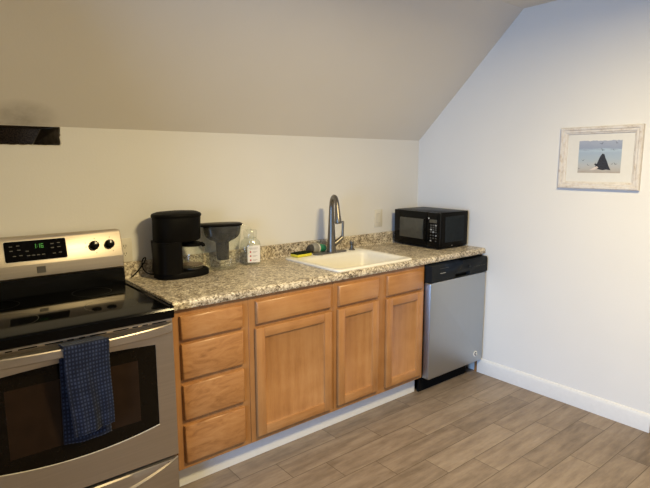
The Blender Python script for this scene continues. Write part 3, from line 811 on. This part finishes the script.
q = bm_new(); box(q, RC - .012, RC + .024, -.1312, -.128, 1.017, 1.047, .001, 1); obj('brand_plate', q, 'steel_dark', cp)
# vent trim under the cooktop with dark slots
b = bm_new(); box(b, R0 + .004, R1 - .003, -.690, -.642, .850, .8645, .002); vt = obj('vent_trim', b, 'steel', t)
for k in range(3):
    for x0, w in ((0, .060), (.075, .022), (.115, .022), (.155, .060)):
        x = R0 + .035 + k * .240 + x0
        if x + w > R1 - .02: continue
        q = bm_new(); box(q, x, x + w, -.6908, -.680, .8545, .8590); obj('slot', q, 'dark_gap', vt)
# oven door
ZD0, ZD1 = .255, .849
b = bm_new()
xw0, xw1 = RC - .300, RC + .300
def arcz(x, zmid, sag): u = (x - RC) / .30; return zmid - sag * (1 - u * u)
nseg = 20
xsn = [xw0 + (xw1 - xw0) * i / nseg for i in range(nseg + 1)]
def zb(x): return arcz(x, .417, .031)
def ztop(x): return .766 + .012 * (1 - ((x - RC) / .30) ** 2)
yf, yb = RY, -.645
# door skin: left and right stiles, arched lower and upper rails
for x0, x1 in ((R0 + .003, xw0), (xw1, R1 - .003)): box(b, x0, x1, yf, yb, ZD0, ZD1)
lo = [(x, zb(x)) for x in xsn]; up = [(x, ztop(x)) for x in xsn]
prism(b, [(xw0, ZD0), (xw1, ZD0)] + list(reversed(lo)), lambda u, v, s: (u, yf if s == 0 else yb, v))
prism(b, up + [(xw1, ZD1), (xw0, ZD1)], lambda u, v, s: (u, yf if s == 0 else yb, v))
od = obj('oven_door', b, 'steel', t, smooth=False)
b = bm_new(); prism(b, lo + list(reversed(up)), lambda u, v, s: (u, yf + .0025 if s == 0 else yb, v)); ow = obj('window', b, 'oven_glass', od, smooth=False)
b = bm_new(); box(b, RC - .245, RC + .225, yf + .0018, yf + .004, .455, .715, .0008, 1); obj('inner_pane', b, 'oven_inner', ow)
b = bm_new(); tube(b, [(x, yf - .0005, zb(x) - .001) for x in xsn], .0022, 6); obj('window_trim', b, 'bright_metal', od)
# bowed handle
b = bm_new(); rings = []
for i in range(33):
    x = R0 + .010 + (R1 - R0 - .020) * i / 32; u = (x - RC) / ((R1 - R0) / 2 - .010)
    yo = -.700 - .052 * (1 - u * u) ** .8 if abs(u) < 1 else -.700
    zt = .848; zl = .808 + .006 * (1 - u * u) ** 2
    th = .012 + .004 * (1 - u * u)
    yk = max(yo + .008, -.706)
    rings.append([(x, yk, zt - .013), (x, min(yo + th, yk - .001), zt - .015), (x, min(yo + th, yk - .001), zl), (x, yo + .003, zl), (x, yo, zl + .004), (x, yo, zt - .005), (x, yo + .003, zt - .001), (x, yk, zt)])
loft(b, rings)
hd_ = obj('handle', b, 'steel', od, angle=30)
for x in (R0 + .020, R1 - .020): obj('handle_bracket', bx(x - .014, x + .014, -.695, yf + .002, .809, .841, .003), 'steel', hd_)
# storage drawer with an arched pull
b = bm_new(); box(b, R0 + .004, R1 - .004, RY, -.645, .052, .243, .004); sd = obj('storage_drawer', b, 'steel', t)
b = bm_new(); rings = []
for i in range(33):
    x = R0 + .008 + (R1 - R0 - .016) * i / 32; u = (x - RC) / ((R1 - R0) / 2 - .008); q = max(0, 1 - u * u)
    zl = .238 - .075 * q; o_ = .004 + .016 * q
    rings.append([(x, RY + .001, .2425), (x, RY - .004, .2425), (x, RY - .004 - o_ * .25, .236), (x, RY - .003 - o_ * .4, zl + .012), (x, RY - .003 - o_, zl + .005), (x, RY - .002 - o_ * .9, zl), (x, RY + .001, zl - .004)])
loft(b, rings); obj('pull', b, 'steel', sd, angle=30)
for x in (R0 + .05, R1 - .05):
    for y in (-.60, -.08): obj('levelling_foot', lathe(bm_new(), [(.018, .0004), (.018, .036)], x, y, 12), 'black_matte', t)

# ------------------------------------------------------------------ towel over the oven handle
TX0, TX1 = -2.757, -2.598
def handle_y(x):
    u = (x - RC) / ((R1 - R0) / 2 - .010); return -.700 - .052 * (1 - u * u) ** .8
b = bm_new(); uvl = b.loops.layers.uv.new('UVMap'); nu, nv = 26, 60
def towel_pt(i, j, layer):
    u = i / nu
    xw = TX0 + (TX1 - TX0) * u
    yh = handle_y(xw)
    if layer == 0:                      # front: over the bar, then down
        s = j / nv; L = .372
        d = s * L
        if d < .022:
            a = d / .022; y = yh + .010 - .020 * a; z = .851 + .004 * math.sin(a * PI)
        else:
            k = (d - .022) / (L - .022)
            y = yh - .010 - .004 * math.sin(k * PI) + .022 * k + .006 * math.sin(u * 9 + 1.0) * k + .005 * math.sin(u * 21) * k * .6
            fold = .004 * math.exp(-((u - .50 - .12 * k) / .07) ** 2) * min(1, k * 3) * (1 - .5 * k)
            y += fold
            z = .851 - (d - .022) * (1 - .0) + .022 * k * (u - .5)
        xs_ = xw + .006 * s - .004 * s * u + .010 * s * (1 - u) * s - .004 * math.sin(s * 5)
        return Vector((xs_, y, z))
    else:                               # back layer hangs lower behind the bar
        s = j / nv; L = .392
        y = -.6985 + .002 * math.sin(u * 13) * s
        x = TX0 - .004 + .148 * u + .012 * s + .012 * s * (u - .5) - .014 * s * (1 - u)
        return Vector((x, y, .8515 - L * s - .010 * s * math.sin(u * 3)))
def sheet(layer):
    g = [[b.verts.new(towel_pt(i, j, layer)) for i in range(nu + 1)] for j in range(nv + 1)]
    for j in range(nv):
        for i in range(nu):
            f = b.faces.new((g[j][i], g[j][i + 1], g[j + 1][i + 1], g[j + 1][i]))
            for lp, (a, c) in zip(f.loops, ((i, j), (i + 1, j), (i + 1, j + 1), (i, j + 1))):
                lp[uvl].uv = (a / nu * .155, c / nv * .372)
    return g
g0 = sheet(0); g1 = sheet(1)
for i in range(nu):
    f = b.faces.new((g0[0][i + 1], g0[0][i], g1[0][i], g1[0][i + 1]))
    for lp, (a, c) in zip(f.loops, ((i + 1, 0), (i, 0), (i, -.04), (i + 1, -.04))): lp[uvl].uv = (a / nu * .155, c)
tw = obj('dish_towel', b, 'towel', angle=80)
md = tw.modifiers.new('thick', 'SOLIDIFY'); md.thickness = .004; md.offset = 0
tag(tw, 'blue waffle-weave dish towel hanging over the oven door handle', 'towel')

# ------------------------------------------------------------------ outlet and switch plate on the back wall
t = thing('wall_outlet', 'ivory electrical outlet on the wall between range and coffee maker', 'outlet', (-2.290, 0, 1.060))
b = bm_new(); box(b, -2.3160, -2.2400, -.006, -.0003, .998, 1.122, .002); obj('cover_plate', b, 'plate', t)
for z in (1.080, 1.040):
    b = bm_new(); prism(b, rrect(-2.2940, -2.2620, z - .015, z + .015, .012, 4), lambda u, v, s: (u, -.0075 if s else -.005, v)); sk = obj('socket', b, 'plate', t)
    q = bm_new(); box(q, -2.2850, -2.2825, -.0078, -.007, z - .002, z + .008); box(q, -2.2735, -2.2710, -.0078, -.007, z - .002, z + .008)
    box(q, -2.2800, -2.2760, -.0078, -.007, z - .010, z - .006); obj('slots', q, 'plate_dark', sk)
t = thing('light_switch', 'ivory rocker switch plate on the wall left of the microwave', 'switch', (-.435, 0, 1.105))
b = bm_new(); box(b, -.474, -.396, -.006, -.0003, 1.040, 1.168, .002); obj('cover_plate', b, 'plate', t)
b = bm_new(); box(b, -.4525, -.4175, -.0062, -.0055, 1.070, 1.138); obj('gap', b, 'label_grey', t)
b = bm_new()
prism(b, [(-.005, 1.072), (-.0095, 1.072), (-.0070, 1.104), (-.0080, 1.136), (-.005, 1.136)], lambda u, v, s: (-.451 if s == 0 else -.419, u, v)); obj('rocker', b, 'plate', t)

# ------------------------------------------------------------------ framed print on the right wall
FY0, FY1, FZ0, FZ1 = -1.588, -1.132, 1.352, 1.711
t = thing('picture_frame', 'whitewashed wood framed beach print hanging on the right wall', 'picture', (-.001, FY0, FZ0))
b = bm_new()
prof = [(0, .0), (0, .020), (.006, .026), (.016, .026), (.020, .021), (.030, .021), (.034, .017), (.040, .015), (.043, .010), (.043, .0)]   # inset from edge, depth off the wall
rings = []
for ins, dep in prof + [prof[0]]:
    rings.append([(-.0015 - dep, FY0 + ins, FZ0 + ins), (-.0015 - dep, FY1 - ins, FZ0 + ins), (-.0015 - dep, FY1 - ins, FZ1 - ins), (-.0015 - dep, FY0 + ins, FZ1 - ins)])
loft(b, rings, False, False)
obj('moulding', b, 'frame', t, angle=25)
b = bm_new(); box(b, -.009, -.006, FY0 + .041, FY1 - .041, FZ0 + .041, FZ1 - .041); obj('mat_board', b, 'mat', t)
ay0, ay1, az0, az1 = -1.482, -1.243, 1.446, 1.630
b = bm_new()   # slightly torn upper edge
rnd = random.Random(5)
top = [(ay1 - (ay1 - ay0) * i / 24, az1 + rnd.uniform(-.003, .002)) for i in range(25)]
prism(b, [(ay0, az0), (ay1, az0)] + top, lambda u, v, s: (-.0094 if s else -.0088, u, v))
pr = obj('art_print', b, 'art', t, smooth=False)
b = bm_new()   # dark heap with a peak
heap = [(-1.338, 1.470), (-1.345, 1.487), (-1.335, 1.498), (-1.352, 1.498), (-1.360, 1.520), (-1.368, 1.540), (-1.378, 1.556), (-1.390, 1.553), (-1.398, 1.530), (-1.408, 1.510), (-1.416, 1.488), (-1.430, 1.462), (-1.405, 1.466), (-1.385, 1.462), (-1.360, 1.468)]
prism(b, heap, lambda u, v, s: (-.0099 if s else -.0092, u, v)); obj('dark_heap', b, 'rock', pr, smooth=False)
b = bm_new()
cl = [(-1.310, 1.462), (-1.330, 1.473), (-1.352, 1.485), (-1.362, 1.478), (-1.352, 1.468), (-1.330, 1.462)]
prism(b, cl, lambda u, v, s: (-.0101 if s else -.0092, u, v)); obj('pale_cloth', b, 'pale_print', pr, smooth=False)
for (y, z, s, a) in [(-1.378, 1.577, .013, .5), (-1.372, 1.612, .012, -.4), (-1.452, 1.615, .010, .6), (-1.440, 1.575, .007, .2), (-1.272, 1.518, .009, -.2), (-1.302, 1.491, .009, .4),
                     (-1.452, 1.497, .011, .4), (-1.435, 1.497, .008, -.5), (-1.250, 1.470, .007, 0), (-1.345, 1.500, .008, -.9)]:
    q = bm_new(); c, s_ = math.cos(a), math.sin(a)
    w = [(-1, .45), (-.35, .28), (0, -.05), (.35, .28), (1, .5), (.3, .0), (0, -.35), (-.3, .0)]
    prism(q, [(y + s * (u * c - v * s_), z + s * (u * s_ + v * c)) for u, v in w], lambda u, v, k: (-.0099 if k else -.0092, u, v)); obj('bird', q, 'rock', pr, smooth=False)

# ------------------------------------------------------------------ ceiling lamp (behind the camera's view)
def light(name, kind, loc, energy, color, **kw):
    d = bpy.data.lights.new(name, kind); d.energy = energy; d.color = color
    for k, v in kw.items(): setattr(d, k, v)
    o = bpy.data.objects.new(name, d); COL.objects.link(o); o.location = loc; return o
LAMP = (1.0, .79, .40)
LX, LY = -1.58, -2.20
t = thing('ceiling_lamp', 'round flush ceiling lamp with frosted bowl above the kitchen floor', 'lamp', (LX, LY, AZ))
b = bm_new(); lathe(b, [(.16, AZ - .0005), (.165, AZ - .02), (.155, AZ - .025)], LX, LY, 36); obj('ceiling_plate', b, 'steel_dark', t)
b = bm_new(); lathe(b, [(.150, AZ - .024), (.14, AZ - .05), (.10, AZ - .078), (.04, AZ - .092), (.001, AZ - .095)], LX, LY, 36); obj('lamp_shade', b, 'lamp_glass', t)
light('lamp_light', 'AREA', (LX, LY, AZ - .11), 81, LAMP, shape='DISK', size=.36)
wl_ = light('window_daylight', 'AREA', (XL + .05, -2.6, 1.20), 56, (.33, .60, 1.08), shape='RECTANGLE', size=1.9, size_y=1.6, spread=math.radians(95))
wl_.rotation_euler = Vector((1, .26, -.30)).to_track_quat('-Z', 'Y').to_euler()

wd = bpy.data.worlds.new('World'); S.world = wd; wd.use_nodes = True
bg = wd.node_tree.nodes['Background']; bg.inputs[0].default_value = (.75, .87, 1, 1); bg.inputs[1].default_value = 1.0

# ------------------------------------------------------------------ camera
f_px, yaw, pitch, roll = 523.306, .6821, -.1531, -.0016
fw = Vector((math.sin(yaw) * math.cos(pitch), math.cos(yaw) * math.cos(pitch), math.sin(pitch)))
ri = Vector((math.cos(yaw), -math.sin(yaw), 0)); upv = ri.cross(fw)
R_ = math.cos(roll) * ri + math.sin(roll) * upv; U_ = -math.sin(roll) * ri + math.cos(roll) * upv
cam = bpy.data.cameras.new('Camera'); co = bpy.data.objects.new('Camera', cam); COL.objects.link(co)
mw = Matrix(((R_.x, U_.x, -fw.x, -3.1601), (R_.y, U_.y, -fw.y, -2.7366), (R_.z, U_.z, -fw.z, 1.5039), (0, 0, 0, 1)))
co.matrix_world = mw
cam.sensor_fit = 'HORIZONTAL'; cam.sensor_width = 36; cam.lens = f_px / 650 * 36; cam.clip_start = .02
S.camera = co
vs = S.view_settings; vs.view_transform = 'Standard'; vs.look = 'None'; vs.gamma = 1; vs.exposure = 0; vs.use_curve_mapping = False
